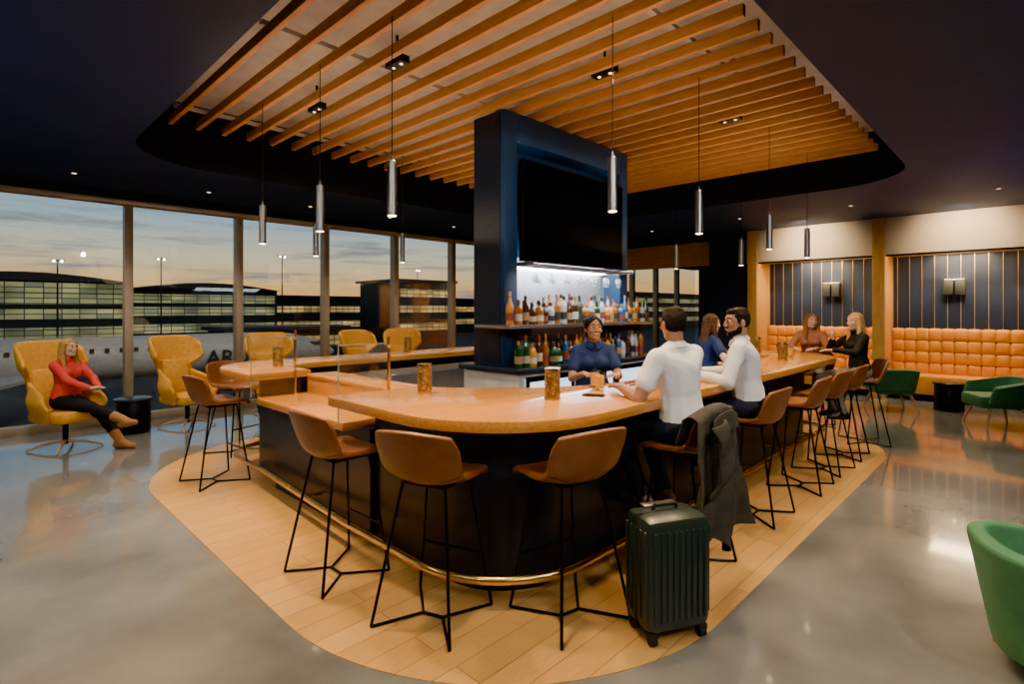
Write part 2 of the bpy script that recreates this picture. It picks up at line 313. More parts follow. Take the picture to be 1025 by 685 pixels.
# bottles
gm={'amber':mat('amber_glass',(.34,.11,.015),(.25,.08,.01),rough=.08,coat=.5),'green':mat('green_glass',(.015,.06,.02),rough=.08,coat=.5),'clear':mat('pale_glass',(.36,.4,.4),(.3,.33,.33),rough=.06,coat=.5),
    'brown':mat('brown_glass',(.06,.02,.008),rough=.08,coat=.5),'blue':mat('blue_glass',(.03,.08,.2),rough=.08,coat=.5),'golden':mat('gold_liquor',(.55,.24,.03),rough=.08,coat=.5)}
lab=[mat('cream_label',(.45,.4,.29)),mat('white_label',(.48,.48,.46)),mat('red_label',(.22,.04,.03)),mat('black_label',(.02,.02,.02)),mat('tan_label',(.3,.2,.09))]
caps=[mat('black_cap',(.015,.015,.015),rough=.3),mat('gold_cap',(.6,.4,.12),rough=.3,metal=.8),mat('dark_red_cap',(.2,.03,.03),rough=.4)]
shapes={'slender':[(.033,0),(.036,.006),(.036,.19),(.030,.215),(.015,.24),(.0135,.29)],'squat':[(.042,0),(.046,.008),(.046,.13),(.038,.16),(.016,.18),(.014,.215)],
        'tall':[(.036,0),(.038,.006),(.038,.17),(.018,.24),(.014,.26),(.0135,.31)],'square-shouldered':[(.037,0),(.04,.006),(.04,.165),(.036,.18),(.015,.19),(.014,.245)]}
proto={}
def bottle(col,shp,li,ci,loc,label,group):
    key=(col,shp,li,ci); s=R.uniform(.88,1.0)
    if key not in proto:
        pr=shapes[shp]; t=thing('bottle',label,'bottle',loc,0,group)
        MB().lathe(pr,(0,0,0),14).build('glass',gm[col],t)
        r0=pr[1][0]+.0012; hh=pr[2][1]
        MB().lathe([(r0,hh*.25),(r0,hh*.68)],(0,0,0),14).build('paper_label',lab[li],t)
        MB().lathe([(.0155,pr[-1][1]-.03),(.0155,pr[-1][1]+.012)],(0,0,0),10).build('cap',caps[ci],t)
        proto[key]=t
    else:
        t=copy_tree(proto[key]); t.location=loc; t['label']=label; t['group']=group
    t.scale=(s,s,s); t.rotation_euler=(0,0,R.uniform(0,6))
cols=['amber','green','clear','brown','golden','amber','brown','green','blue','golden']; shs=list(shapes)
for row,(z,y,x0,n,dx,txt) in enumerate(((1.505,3.51,3.58,26,.097,'front shelf row'),(1.505,3.66,3.93,18,.097,'rear shelf row'),(1.10,3.48,3.66,23,.098,'worktop row'),(1.10,3.63,3.93,17,.098,'rear worktop row'))):
    for k in range(n):
        c=R.choice(cols); s=R.choice(shs)
        bottle(c,s,R.choice((0,1,3,4,4,2)),R.randrange(3),(x0+dx*k+R.uniform(-.002,.002),y+R.uniform(-.015,.015),z),'%s %s bottle, %s from the left in the %s'%(s,c,ORD[k],txt),'bottles, '+txt)
# ------------------------------------------------ bar counter
RC=.82
def p1(o): return [(1.72+o,3.40)]+arc(1.72+RC,1.75+RC,RC-o,180,270,20)+arc(7.35,2.35,.6-o,270,360,12)+[(7.95-o,3.6)]
def p3(o): return [(1.80+o,5.04)]+arc(2.45,5.7,.65-o,180,90,14)+[(7.9,6.35-o)]
t=thing('bar_counter','long wraparound bar with honey wood top and black panelled base','bar counter',(4.7,4,0))
inn=[(7.35,3.6),(7.35,2.7)]+arc(7.05,2.7,.3,0,-90,6)+[(p[0],p[1]) for p in arc(3.9,4.0,1.6,270,202.8,20)]
MB().prism(p1(0)+inn,1.005,1.07).build('countertop',M['counter'],t,bevel=.008,world=True)
MB().prism(p3(0)+[(7.9,5.75)]+arc(2.83,5.3,.45,90,180,10)+[(2.38,5.04)],1.005,1.07).build('far_countertop',M['counter'],t,bevel=.008,world=True)
MB().box(1.86,2.36,3.46,5.02,.8,.86).build('low_countertop',M['counter'],t,bevel=.008,world=True)
mb=MB(); mb.box(2.33,2.39,3.42,5.02,.8,1.01); mb.box(2.32,2.62,3.42,5.02,1.005,1.035); mb.build('riser',M['counter'],t,bevel=.006,world=True)
OB=.36
MB().prism(p1(OB)+p1(OB+.12)[::-1],.004,1.005).build('base',M['base'],t,world=True)
MB().prism(p3(OB)+p3(OB+.12)[::-1],.004,1.005).build('far_base',M['base'],t,world=True)
MB().box(2.04,2.26,3.40,5.04,.004,.8).build('low_base',M['base'],t,world=True)
RO=.15; rail=p3(RO)[::-1]+p1(RO); MB().tube([(x,y,.17) for x,y in rail],.026,10).build('foot_rail',M['brass'],t,world=True)
acc=0
for (xa,ya),(xb,yb) in zip(rail,rail[1:]):
    L=math.hypot(xb-xa,yb-ya); q=acc
    while q+.9<acc+L:
        q+=.9; f=(q-acc)/L; x=xa+(xb-xa)*f; y=ya+(yb-ya)*f; nx,ny=-(yb-ya)/L,(xb-xa)/L
        MB().tube([(x,y,.17),(x+nx*.22,y+ny*.22,.17)],.014,8).build('rail_bracket',M['brass'],t,world=True)
for y,w in ((3.44,'at the near end of the low counter'),(5.03,'at the far end of the low counter')):
    t=thing('glass_divider','clear glass divider with slim brass post '+w,'divider',(1.98,y,.86),0,'low counter glass dividers')
    MB().cyl((2.22,y,.86),(2.22,y,1.45),.012).build('post',M['brass'],t,world=True)
    MB().box(1.82,2.212,y-.004,y+.004,.865,1.40).build('glass',M['glass2'],t,world=True)
    mb=MB(); mb.box(1.815,1.82,y-.004,y+.004,.865,1.405); mb.box(1.82,2.212,y-.004,y+.004,1.40,1.405); mb.build('glass_edge',M['gedge'],t,world=True)
    for z in (1.14,1.38): MB().box(2.20,2.23,y-.012,y+.012,z-.012,z+.012).build('clamp',M['brass'],t,world=True)
t=thing('steel_workstation','stainless steel bartender workstation inside the far counter','sink unit',(4.3,5.4,0))
MB().box(2.95,6.6,5.15,5.7,.12,.92).build('body',M['steel'],t,bevel=.01,world=True)
MB().box(3.3,4.2,5.22,5.6,.915,.93).build('sink_lid',M['steel'],t,bevel=.004,world=True)
for x in (3.05,6.5): MB().cyl((x,5.4,0),(x,5.4,.12),.03).build('foot',M['rubber'],t,world=True)
# lanterns
ln=thing('lantern','x','lantern',(0,0,0),0,'pierced gold lanterns on the bar')
MB().lathe([(.050,.012),(.050,.195)],(0,0,0),24).build('body',M['lantern'],ln)
MB().lathe([(.054,0),(.054,.012)],(0,0,0),24).build('base',M['brass'],ln)
MB().lathe([(.053,.193),(.053,.203),(.044,.205)],(0,0,0),24).build('rim',M['brass'],ln)
u=[]
for x,y,l in ((2.25,3.04,'on the counter above the front left stools'),(2.68,2.25,'on the counter corner nearest the bartender'),(2.25,5.5,'beside the far glass divider'),(4.2,6.05,'on the far counter left of the pillar'),(6.6,2.1,'on the counter beyond the seated men'),(7.6,2.75,'at the far right end of the counter')):
    place(ln,u,(x,y,1.07),0,'pierced gold cylinder lantern '+l)
# drinks
dg=thing('tumbler','x','glass',(0,0,0),0,'drinks on the bar')
MB().lathe([(.030,0),(.034,.004),(.038,.13),(.036,.13),(.031,.012),(.001,.012)],(0,0,0),16).build('glass',M['clear'],dg)
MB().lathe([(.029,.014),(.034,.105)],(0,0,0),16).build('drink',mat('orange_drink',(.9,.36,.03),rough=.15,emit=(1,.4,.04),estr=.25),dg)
u=[]
for x,y,l in ((3.22,2.26,'nearest the man in the white polo'),(3.32,2.37,'beside the other drink before the bartender'),(4.45,2.25,'in front of the bearded man'),(7.2,2.2,'in front of the blonde woman in black'),(7.65,2.4,'before the woman at the end of the bar')):
    place(dg,u,(x,y,1.07),0,'short glass of orange drink '+l)
t=thing('smartphone','black smartphone lying flat on the counter near the drinks','phone',(2.98,2.14,1.07),.4)
MB().box(-.036,.036,-.075,.075,0,.008).build('case',M['plastic'],t,bevel=.003); MB().box(-.033,.033,-.07,.07,.008,.009).build('screen',M['screen'],t)
# pendants
pd=thing('pendant_lamp','x','pendant lamp',(0,0,0),0,'cylinder pendants around the bar')
MB().lathe([(.030,0.004),(.032,0),(.032,.36),(.012,.37),(.008,.40)],(0,0,0),20).build('shade',M['gunmetal'],pd)
MB().cyl((0,0,.0035),(0,0,-.002),.027).build('diffuser',M['warm'],pd)
MB().cyl((0,0,.39),(0,0,1.325),.0035,seg=6).build('cable',M['blackmetal'],pd)
u=[]
for x,y,l in ((2.0,3.06,'over the front left counter, nearest the camera'),(2.0,4.08,'over the low counter'),(2.0,5.24,'over the far left counter'),(2.89,6.0,'over the far counter, nearest the windows'),(4.08,6.0,'over the far counter left of the pillar'),(5.6,6.0,'over the far counter behind the pillar'),
    (3.07,2.05,'in front of the television'),(4.36,2.05,'over the bearded man'),(6.02,2.05,'over the middle of the right counter'),(7.33,2.05,'over the blonde woman in black'),(7.65,2.98,'over the end of the bar'),(7.65,3.96,'beyond the bar end near the exit sign')):
    z=2.27 if y!=2.05 else 2.29; z={3.07:2.31}.get(x,z)
    p=place(pd,u,(x,y,z),0,'slim brushed metal cylinder pendant '+l)
    light('SPOT',(x,y,z-.01),28,(1,.68,.34),.03,None,115,.6)
# downlights
dl=thing('downlight','x','ceiling light',(0,0,0),0,'recessed ceiling downlights')
MB().lathe([(.035,0),(.06,-.004),(.06,.002),(.035,.003)],(0,0,0),18).build('trim_ring',M['blackmetal'],dl); MB().cyl((0,0,-.001),(0,0,-.003),.026).build('lens',M['dimwarm'],dl)
u=[]
for k in range(6): place(dl,u,(1.0+1.525*k,8.6,CE-.001),0,'small round recessed downlight, %s from the left along the windows'%ORD[k])
for k,(x,y) in enumerate(((10.2,.4),(10.2,2.2),(10.2,4.0),(10.5,6.0))): place(dl,u,(x,y,CE-.001),0,'small round recessed downlight, %s from the right before the booths'%ORD[k])
for k in range(5): light('SPOT',(1.0+1.525*k,8.6,3.3),72,(1,.80,.55),.04,(1.0+1.525*k,8.3,0),110,.7)
for x,y in ((10.2,.4),(10.2,2.2),(10.2,4.0)): light('SPOT',(x,y,3.3),75,(1,.84,.62),.04,None,110,.7)
# ------------------------------------------------ bar stools
st=thing('bar_stool','x','bar stool',(0,0,0),0,'brown leather stools around the bar')
ROW=[(.22,.735,.205,.0,0),(.165,.765,.222,.012,0),(.03,.758,.235,.022,0),(-.11,.752,.245,.045,.015),(-.185,.785,.248,.055,.045),(-.225,.865,.25,.03,.065),(-.25,.955,.252,0,.065),(-.272,1.04,.228,-.022,.055)]
def shellp(u,q):
    i=min(6,int(q)); f=q-i; P=[ROW[max(0,min(7,i+k))] for k in (-1,0,1,2)]
    c=[.5*(2*P[1][j]+(P[2][j]-P[0][j])*f+(2*P[0][j]-5*P[1][j]+4*P[2][j]-P[3][j])*f*f+(3*P[1][j]-P[0][j]-3*P[2][j]+P[3][j])*f**3) for j in range(5)]
    return (c[2]*u,c[0]+c[4]*u*u,c[1]+c[3]*u*u)
MB().sheet(lambda u,v:shellp(u,3.7*v),14,14,.036).build('seat',M['leather'],st,subd=1,ang=70); MB().sheet(lambda u,v:shellp(u,3.62+3.38*v),14,14,.032).build('backrest',M['leather'],st,subd=1,ang=70)
FT={}
for sx in (-1,1):
    for sy in (-1,1):
        FT[sx,sy]=V((sx*.235,.20 if sy>0 else -.25,.009))
        MB().tube([(sx*.13,sy*.12,.735),FT[sx,sy]],.0085).build('leg',M['blackmetal'],st)
for sx in (-1,1): MB().tube([FT[sx,1],(sx*.06,-.03,.012),FT[sx,-1]],.0085).build('base_bar',M['blackmetal'],st)
MB().tube([(-.06,-.03,.012),(.06,-.03,.012)],.0085).build('cross_bar',M['blackmetal'],st)
a=V((.13,.12,.735)).lerp(FT[1,1],.6); MB().tube([(-a.x,a.y,a.z),(a.x,a.y,a.z)],.0085).build('footrest',M['blackmetal'],st)
MB().box(-.14,.14,-.13,.13,.727,.737).build('mounting_plate',M['blackmetal'],st,bevel=.003)
u=[]
MX,NX=3.30,4.48
for x,y,a,l in ((1.68,3.15,-88,'at the front left beside the near glass divider'),(1.80,2.33,-70,'in the front, second from the near glass divider'),(2.31,1.84,-12,'at the rounded bar corner beside the suitcase'),
    (MX,1.66,0,'under the man in the white polo'),(NX,1.66,0,'under the bearded man'),(5.5,1.62,2,'standing empty, first beyond the bearded man'),(6.25,1.62,-3,'standing empty, second beyond the bearded man'),(7.0,1.62,2,'standing empty next to the blonde woman'),
    (7.85,1.58,25,'under the blonde woman in black'),(8.45,2.3,90,'under the woman at the bar end'),(1.74,5.66,-85,'at the far left counter'),(2.25,6.65,-160,'behind the far left counter corner')):
    place(st,u,(x,y,.004),rad(a),'brown leather bar stool with wire legs '+l)
# ------------------------------------------------ wing chairs
wc=thing('wing_chair','x','armchair',(0,0,0),0,'mustard wing chairs by the windows')
def lerpk(z,ks):
    for (a,va),(b,vb) in zip(ks,ks[1:]):
        if z<=b:
            f=max(0,(z-a)/(b-a)); f=f*f*(3-2*f); return va+(vb-va)*f
    return ks[-1][1]
def wf(u,v):
    z=.34+.94*v
    w=.88*lerpk(v,[(0,.30),(.25,.38),(.5,.25),(.72,.39),(.9,.39),(1,.34)]); d=lerpk(v,[(0,.40),(.2,.52),(.32,.45),(.5,.07),(.70,.24),(.9,.20),(1,.07)])
    a=abs(u); sg=1 if u>=0 else -1
    return (sg*w*(1-(1-a)**2.0),-.26-.16*v+d*a**2.6,z-.05*a**3*max(0,(v-.7)/.3))
MB().sheet(wf,28,30,.05).build('shell',M['mustard'],wc,ang=70,subd=1)
MB().box(-.25,.25,-.26,.3,.34,.47).build('seat_cushion',M['mustard'],wc,bevel=.045)
MB().box(-.2,.2,-.27,-.17,.47,.98,Matrix.Translation((0,0,.47))@Matrix.Rotation(rad(9),4,'X')@Matrix.Translation((0,0,-.47))).build('back_cushion',M['mustard'],wc,bevel=.04)
MB().cyl((0,0,.06),(0,0,.35),.03).build('column',M['blackmetal'],wc)
for k in range(4):
    a=PI/4+k*PI/2; MB().tube([(0,0,.1),(.2*cos(a),.2*sin(a),.07),(.36*cos(a),.36*sin(a),.014)],[.02,.016,.012]).build('foot',M['legwood'],wc)
u=[]
for x,y,a,l in ((.88,8.25,207,'with the woman in red sitting in it'),(2.25,8.6,200,'empty, beside the black drum table'),(3.47,8.7,170,'empty, third from the left by the windows'),(5.13,8.7,185,'empty, fourth from the left by the windows'),(6.0,8.8,150,'empty, farthest along the windows')):
    place(wc,u,(x,y,0),rad(a),'mustard wool wing chair '+l)
t=thing('drum_table','black round drum side table between the mustard wing chairs','side table',(1.64,8.75,0),0,'black drum tables')
MB().lathe([(.19,0),(.2,.01),(.2,.4),(.19,.42)],(0,0,0),28).build('body',M['plastic'],t); MB().lathe([(.21,.42),(.22,.425),(.22,.45),(.21,.455)],(0,0,0),28).build('top',M['darktop'],t)
t2=copy_tree(t); t2.location=(11.35,1.05,0); t2['label']='black round drum side table between the green chairs at right'
# ------------------------------------------------ tub chairs
def tub(m,label,loc,rz,group=None,zb=.34,drop=.12,th=.075):
    t=thing('tub_chair',label,'armchair',loc,rz,group)
    def f(u,v):
        a=abs(u); sg=1 if u>=0 else -1; vv=max(0,v); w=.31+.05*vv-.05*(1-vv)*(zb<.3); d=.56
        ht=.70-drop*a**2.2*vv-zb
        return (sg*w*(1-(1-a)**2.3),-.29-.06*vv+.05*(1-vv)*(zb<.3)+d*a**2.4,zb+ht*v)
    MB().sheet(f,28,12,th).build('shell',m,t,ang=70,subd=2)
    MB().box(-.27,.27,-.25,.33,max(.13,zb-.07),.45 if zb>.3 else .38).build('seat',m,t,bevel=.05)
    for sx in (-1,1):
        for sy in (-1,1):
            k=.24 if zb<.3 else .30
            MB().cyl((sx*.2,sy*.18,.3),(sx*k,sy*(k-.02),0),.024,.014).build('leg',M['legwood'],t)
    return t
tub(M['green'],'sage green low tub chair with wood legs nearest the wood pier',(10.75,1.75,0),rad(-60),'green chairs before the booths')
tub(M['green'],'sage green low tub chair with wood legs at the right edge of the view',(10.3,.42,0),rad(30),'green chairs before the booths')
t=tub(M['lime'],'muted green upholstered tub chair cut off at the lower right corner',(3.47,-.09,0),rad(-160),None,.09,.05,.095); t.scale=(.85,.85,.85)
# ------------------------------------------------ suitcase
t=thing('suitcase','dark green ribbed hard-shell suitcase standing on the floor behind the bar stools','suitcase',(2.53,1.36,.004),rad(-28))
mb=MB(); mb.box(-.18,.18,-.12,.12,.06,.62); mb.build('shell',M['suit'],t,bevel=.045)
mb=MB()
for k in range(9):
    x=-.14+.035*k
    mb.box(x-.009,x+.009,-.127,.127,.12,.56)
mb.build('ribs',M['suit'],t,bevel=.006)
mb=MB()
for k in range(5): mb.box(-.187,.187,-.086+.043*k-.008,-.086+.043*k+.008,.12,.56)
mb.build('side_ribs',M['suit'],t,bevel=.005)
MB().box(-.183,.183,-.006,.006,.058,.623).build('zipper',M['rubber'],t,bevel=.002)
MB().tube([(-.07,.02,.615),(-.06,.02,.645),(.06,.02,.645),(.07,.02,.615)],.011).build('top_handle',M['rubber'],t)
MB().tube([(.18,.02,.26),(.202,.02,.28),(.202,.02,.42),(.18,.02,.44)],.011).build('side_handle',M['rubber'],t)
MB().box(-.1,.1,.055,.105,.618,.632).build('telescopic_handle',M['steel'],t,bevel=.004)
for sx in (-1,1):
    for sy in (-1,1):
        w=MB().box(sx*.14-.025,sx*.14+.025,sy*.085-.022,sy*.085+.022,.04,.07).build('wheel_fork',M['rubber'],t,bevel=.005)
        MB().cyl((sx*.14-.016,sy*.085,.027),(sx*.14+.016,sy*.085,.027),.027,seg=16).build('wheel',M['rubber'],w)
# coat over stool back
t=thing('coat','dark olive brown coat draped over the back of the bar stool under the man','coat',(MX-.08,1.66,.3))
def cf(u,v):
    if v<.2: f=v/.2; y=-.155-.05*f; z=.90+.155*f
    elif v<.3: f=(v-.2)/.1; y=-.205-.10*f; z=1.055+.02*sin(PI*f)
    else: f=(v-.3)/.7; y=-.305-.03*f; z=1.055-.72*f-.09*sin(2.2*u+.9)*f-.03*sin(7*u)*f
    fold=max(0,(v-.25))/.75; w=.23+.13*fold**.7
    sag=-.06*u*u*(1-fold)
    return (w*u+.03*sin(4*v+2*u)*fold-.09*fold,y+.05*u*u*(1-fold)-.040*fold*sin(5.5*u+2.2*v)-.022*fold*sin(12*u+4*v+4)-.010*sin(19*v+6*u)*fold,z+sag-.3)
MB().sheet(cf,64,56,.010).build('body',M['coat'],t,ang=80)
def sl(u,v): return (-.20+.065*u+.05*sin(2.5*v)-.06*v,-.36-.04*sin(PI*v)-.02*cos(2*u)-.014*sin(12*v+u),.70-.40*v+.02*u)
MB().sheet(sl,10,18,.022).build('sleeve',M['coat'],t,ang=80,subd=1)
MB().sheet(lambda u,v:(.17*u-.02*v,-.322-.02*v-.01*cos(3*u),.75-.12*v*(1-.3*u)-.05*u*u),14,6,.016).build('collar',M['coat'],t,ang=80,subd=1)
# exit sign
t=thing('exit_sign','lit green exit sign hanging in the far passage','sign',(14.0,7.0,2.85),rad(45.7-90))
MB().box(-.17,.17,-.03,.03,0,.2).build('housing',M['plastic'],t,bevel=.004); MB().box(-.155,.155,-.035,-.03,.015,.185).build('lit_panel',M['exitg'],t); MB().cyl((0,0,.2),(0,0,.5),.01).build('stem',M['blackmetal'],t)
# ------------------------------------------------ people
SPH=[]
for k in range(46):
    z=1-2*(k+.5)/46; r=math.sqrt(1-z*z); a=k*2.399963; SPH.append((r*cos(a),r*sin(a),z))
AX=(V((1,0,0)),V((0,1,0)),V((0,0,1)))
def E(c,r,fr=AX):
    if not hasattr(r,'__len__'): r=(r,r,r)
    return [c+fr[0]*(x*r[0])+fr[1]*(y*r[1])+fr[2]*(z*r[2]) for x,y,z in SPH]
class Blob:
    def __init__(s): s.v=[]; s.f=[]
    def hull(s,pts):
        bm=bmesh.new(); vs=[bm.verts.new(p) for p in pts]; r=bmesh.ops.convex_hull(bm,input=vs)
        dead=[v for v in bm.verts if not v.link_faces]; bmesh.ops.delete(bm,geom=dead,context='VERTS')
        bmesh.ops.recalc_face_normals(bm,faces=bm.faces); bm.verts.index_update(); b=len(s.v)
        s.v+=[v.co.copy() for v in bm.verts]; s.f+=[[b+v.index for v in f.verts] for f in bm.faces]; bm.free()
    def cap(s,p,q,a,b): s.hull(E(p,a)+E(q,b))
    def mesh(s,vox,it=3,nz=0,nsc=30):
        me=bpy.data.meshes.new('m'); me.from_pydata([tuple(v) for v in s.v],[],s.f); o=bpy.data.objects.new('m',me); COL.objects.link(o)
        md=o.modifiers.new('r','REMESH'); md.mode='VOXEL'; md.voxel_size=vox; md.use_smooth_shade=True
        sm=o.modifiers.new('s','SMOOTH'); sm.factor=.5; sm.iterations=it
        dg=bpy.context.evaluated_depsgraph_get(); dg.update(); out=bpy.data.meshes.new_from_object(o.evaluated_get(dg))
        bpy.data.objects.remove(o); out.polygons.foreach_set('use_smooth',[True]*len(out.polygons))
        if nz:
            ns=[v.normal.copy() for v in out.vertices]
            for v,n in zip(out.vertices,ns):
                q=NZ.noise(v.co*nsc); q=1-2.2*abs(q) if nz<0 else q
                v.co+=n*q*abs(nz)
        return out
    def build(s,name,m,parent,vox=.01,it=3,nz=0,nsc=30):
        me=s.mesh(vox,it,nz,nsc); me.materials.append(m); o=bpy.data.objects.new(name,me); COL.objects.link(o); o.parent=parent; return o
def ik(a,b,l1,l2,pole):
    d=b-a; L=max(.05,min(d.length,(l1+l2)*.995)); n=d.normalized(); b=a+n*L
    x=(l1*l1-l2*l2+L*L)/(2*L); h=math.sqrt(max(0,l1*l1-x*x)); p=V(pole); p=(p-n*p.dot(n)).normalized()
    return a+n*x+p*h,b
def hand(B,w,d,n,k,curl,s):
    d=d.normalized(); n=(n-d*n.dot(d)).normalized(); lat=d.cross(n)*k
    B.hull(E(w-d*.02,.024*s)+E(w+d*.086*s+lat*.03*s,.0125*s)+E(w+d*.08*s-lat*.03*s,.0115*s)+E(w+d*.03*s+lat*.028*s,.014*s))
    for i,(ln_,bd) in enumerate(zip((.07,.078,.072,.056),(.09,.094,.09,.082))):
        p=w+d*bd*s+lat*(.031-.0207*i)*s; dd=(d+lat*(1.5-i)*.07).normalized(); r=.0085*s
        for fr in (.45,.3,.25):
            an=curl*.55; dd=(dd*cos(an)+n*sin(an)).normalized(); q=p+dd*ln_*fr*s
            B.cap(p,q,r,r*.9); p=q; r*=.9
    p=w+d*.03*s+lat*.03*s; dd=(d*.65+lat*.7+n*.25).normalized(); q=p+dd*.045*s; B.cap(p,q,.0115*s,.010*s)
    B.cap(q,q+(dd+d*.3+n*curl*.3).normalized()*.03*s,.010*s,.008*s)
eyew=mat('eye_white',(.7,.7,.68),rough=.2); iris=mat('eye_iris',(.03,.015,.008),rough=.2); lipm=mat('lips',(.36,.10,.08),rough=.4); browm=mat('brow',(.03,.018,.01),rough=.8); teeth=mat('teeth',(.72,.70,.66),rough=.3)
def person(label,loc,rz,H,fem,pz,lean,feet,hands,head,skin,hair,top,bottom,shoe,tyaw=0,vox=.009,beard=None,sleeve='short',collar=0,smile=0,boots=0):
    s=H/1.75; up=V((lean[0],lean[1],1)).normalized(); r=V((cos(tyaw),sin(tyaw),0)); f=up.cross(r).normalized(); r=f.cross(up).normalized(); fr=(r,f,up)
    pel=V((0,0,pz)); Z=V((0,0,1)); sw=(.15 if fem else .182)*s
    sh={k:pel+up*.445*s+r*k*sw for k in (-1,1)}; hip={k:pel+V((k*.088*s,0,-.01)) for k in (-1,1)}; neck=pel+up*.5*s
    hy,hp=head; hf=V((-sin(hy)*cos(hp),cos(hy)*cos(hp),sin(hp))); hr=hf.cross(Z).normalized(); hu=hr.cross(hf); hF=(hr,hf,hu)
    hc=neck+Z*.135*s+hf*.02*s+up*.01
    el={};wr={};kn={};an={}
    for k in (-1,1):
        tgt,hd,hn,cu,pole=hands[k]; el[k],wr[k]=ik(sh[k],V(tgt),.285*s,.25*s,pole)
        ft,pole2,fd=feet[k]; kn[k],an[k]=ik(hip[k],V(ft),.43*s,.42*s,pole2)
    def torso(B,g):
        P=lambda c,a,b,d: E(c,(a*s+g,b*s+g,d*s+g),fr)
        pe=P(pel+up*.03*s,.165,.115,.095) if fem else P(pel+up*.03*s,.16,.118,.095)
        wa=P(pel+up*.2*s,.115,.086,.06) if fem else P(pel+up*.2*s,.142,.10,.06)
        ch=P(pel+up*.35*s,.136,.1,.1) if fem else P(pel+up*.36*s,.17,.116,.1)
        B.hull(pe+wa); B.hull(wa+ch); B.hull(ch+E(sh[1]-up*.01,.052*s+g)+E(sh[-1]-up*.01,.052*s+g))
        B.hull(E(neck+up*.0,.05*s+g*.4)+E(sh[1],.035*s+g)+E(sh[-1],.035*s+g))
        if fem:
            for k in (-1,1): B.hull(E(pel+up*.335*s+r*k*.065*s+f*.075*s,.058*s+g))
    def arm(B,g,k,mode):
        u0,u1,w1=(.052,.043,.029) if not fem else (.043,.036,.025)
        if mode=='short': B.cap(sh[k],sh[k].lerp(el[k],.62),u0*s+g*1.1,u1*s+g*2.2)
        else:
            B.cap(sh[k],el[k],u0*s+g,u1*s+g); B.cap(el[k],wr[k] if mode=='skin' else wr[k].lerp(el[k],.06),u1*s+g,w1*s+g)
    def leg(B,g,k):
        B.cap(hip[k],kn[k],.086*s+g,.058*s+g); B.cap(kn[k],kn[k].lerp(an[k],.35),.056*s+g,.054*s+g); B.cap(kn[k].lerp(an[k],.35),an[k],.054*s+g,.037*s+g)
    def foot(B,g,k):
        fd=V(feet[k][2]).normalized(); dn=fd.cross(V((1,0,0))); dn=-dn if dn.z>0 else dn
        if abs(fd.z)>.9: dn=V((0,-1,0))
        a=an[k]; B.hull(E(a,.036*s+g)+E(a-fd*.045*s+dn*.055*s,.034*s+g)+E(a+fd*.1*s+dn*.058*s,.033*s+g)); B.hull(E(a+fd*.06*s+dn*.052*s,.036*s+g)+E(a+fd*.17*s+dn*.066*s,.024*s+g))
    B=Blob(); torso(B,0)
    for k in (-1,1): arm(B,0,k,'skin'); leg(B,0,k); foot(B,0,k)
    B.cap(neck-up*.03*s,hc-hu*.05*s-hf*.02*s,.055*s*(.88 if fem else 1),.05*s*(.88 if fem else 1))
    me=B.mesh(vox,2)
    sc=lambda *q: tuple(x*s for x in q); P_=lambda a,b,c: hc+hr*a*s+hf*b*s+hu*c*s
    HB=Blob()
    HB.hull(E(P_(0,0,.012),sc(.073,.092,.1),hF)); HB.hull(E(P_(0,.012,-.02),sc(.063,.076,.065),hF)+E(P_(0,.056,-.09),sc(.028,.024,.022),hF)+E(P_(.045,.02,-.07),sc(.012,.02,.02),hF)+E(P_(-.045,.02,-.07),sc(.012,.02,.02),hF))
    HB.cap(P_(0,.086,.022),P_(0,.104,-.026),.007*s,.0105*s)
    for k in (-1,1):
        HB.hull(E(P_(k*.010,.096,-.03),.008*s)); HB.cap(P_(k*.012,.084,.034),P_(k*.045,.070,.034),.010*s,.008*s); HB.hull(E(P_(k*.038,.066,-.022),sc(.022,.018,.02),hF))
        HB.hull(E(P_(k*.075,-.008,-.01),sc(.010,.02,.031),hF))
    HB.cap(P_(-.016,.084,-.055),P_(.016,.084,-.055),.008*s,.008*s); HB.hull(E(P_(0,.076,-.092),sc(.016,.012,.012),hF))
    HB.cap(neck-up*.0*s,hc-hu*.05*s-hf*.02*s,.053*s*(.88 if fem else 1),.05*s*(.88 if fem else 1))
    h1=HB.mesh(.0048,3)
    HB=Blob()
    for k in (-1,1): hand(HB,wr[k],V(hands[k][1]),V(hands[k][2]),k,hands[k][3],s*(.93 if fem else 1))
    hm=HB.mesh(.0036,1)
    bm=bmesh.new(); bm.from_mesh(me); bm.from_mesh(hm); bm.from_mesh(h1); bm.to_mesh(me); bm.free()
    me.polygons.foreach_set('use_smooth',[True]*len(me.polygons)); me.materials.clear(); me.materials.append(skin)
    o=bpy.data.objects.new('person',me); COL.objects.link(o); o.location=loc; o.rotation_euler=(0,0,rz); tag(o,label,'person')
    B=Blob(); torso(B,.009)
    for k in (-1,1): arm(B,.009,k,sleeve)
    B.build('top',top,o,.008,3,-.0045,8)
    if collar:
        B=Blob(); c0=neck+up*.03*s; n=14; P=[c0+r*cos(2*PI*q/n)*.066*s+f*(sin(2*PI*q/n)*.064*s+.008)-up*(.028*max(0,sin(2*PI*q/n))*s) for q in range(n)]
        for q in range(n):
            if q!=3: B.hull(E(P[q],.007)+E(P[(q+1)%n],.007)+E(P[q]-up*.032*s+(P[q]-c0)*.22,.007)+E(P[(q+1)%n]-up*.032*s+(P[(q+1)%n]-c0)*.22,.007))
        B.build('collar',top,o,.0065,1)
    B=Blob(); B.hull(E(pel+up*.02*s,(.165*s+.011,.12*s+.011,.1*s+.010),fr))
    for k in (-1,1): leg(B,.010,k)
    B.build('trousers',bottom,o,.010,3,-.004,10)
    for k in (-1,1):
        B=Blob(); foot(B,.010,k)
        if boots: B.cap(an[k],an[k].lerp(kn[k],.28),.052*s,.062*s)
        B.build('shoe',shoe,o,.008,2)
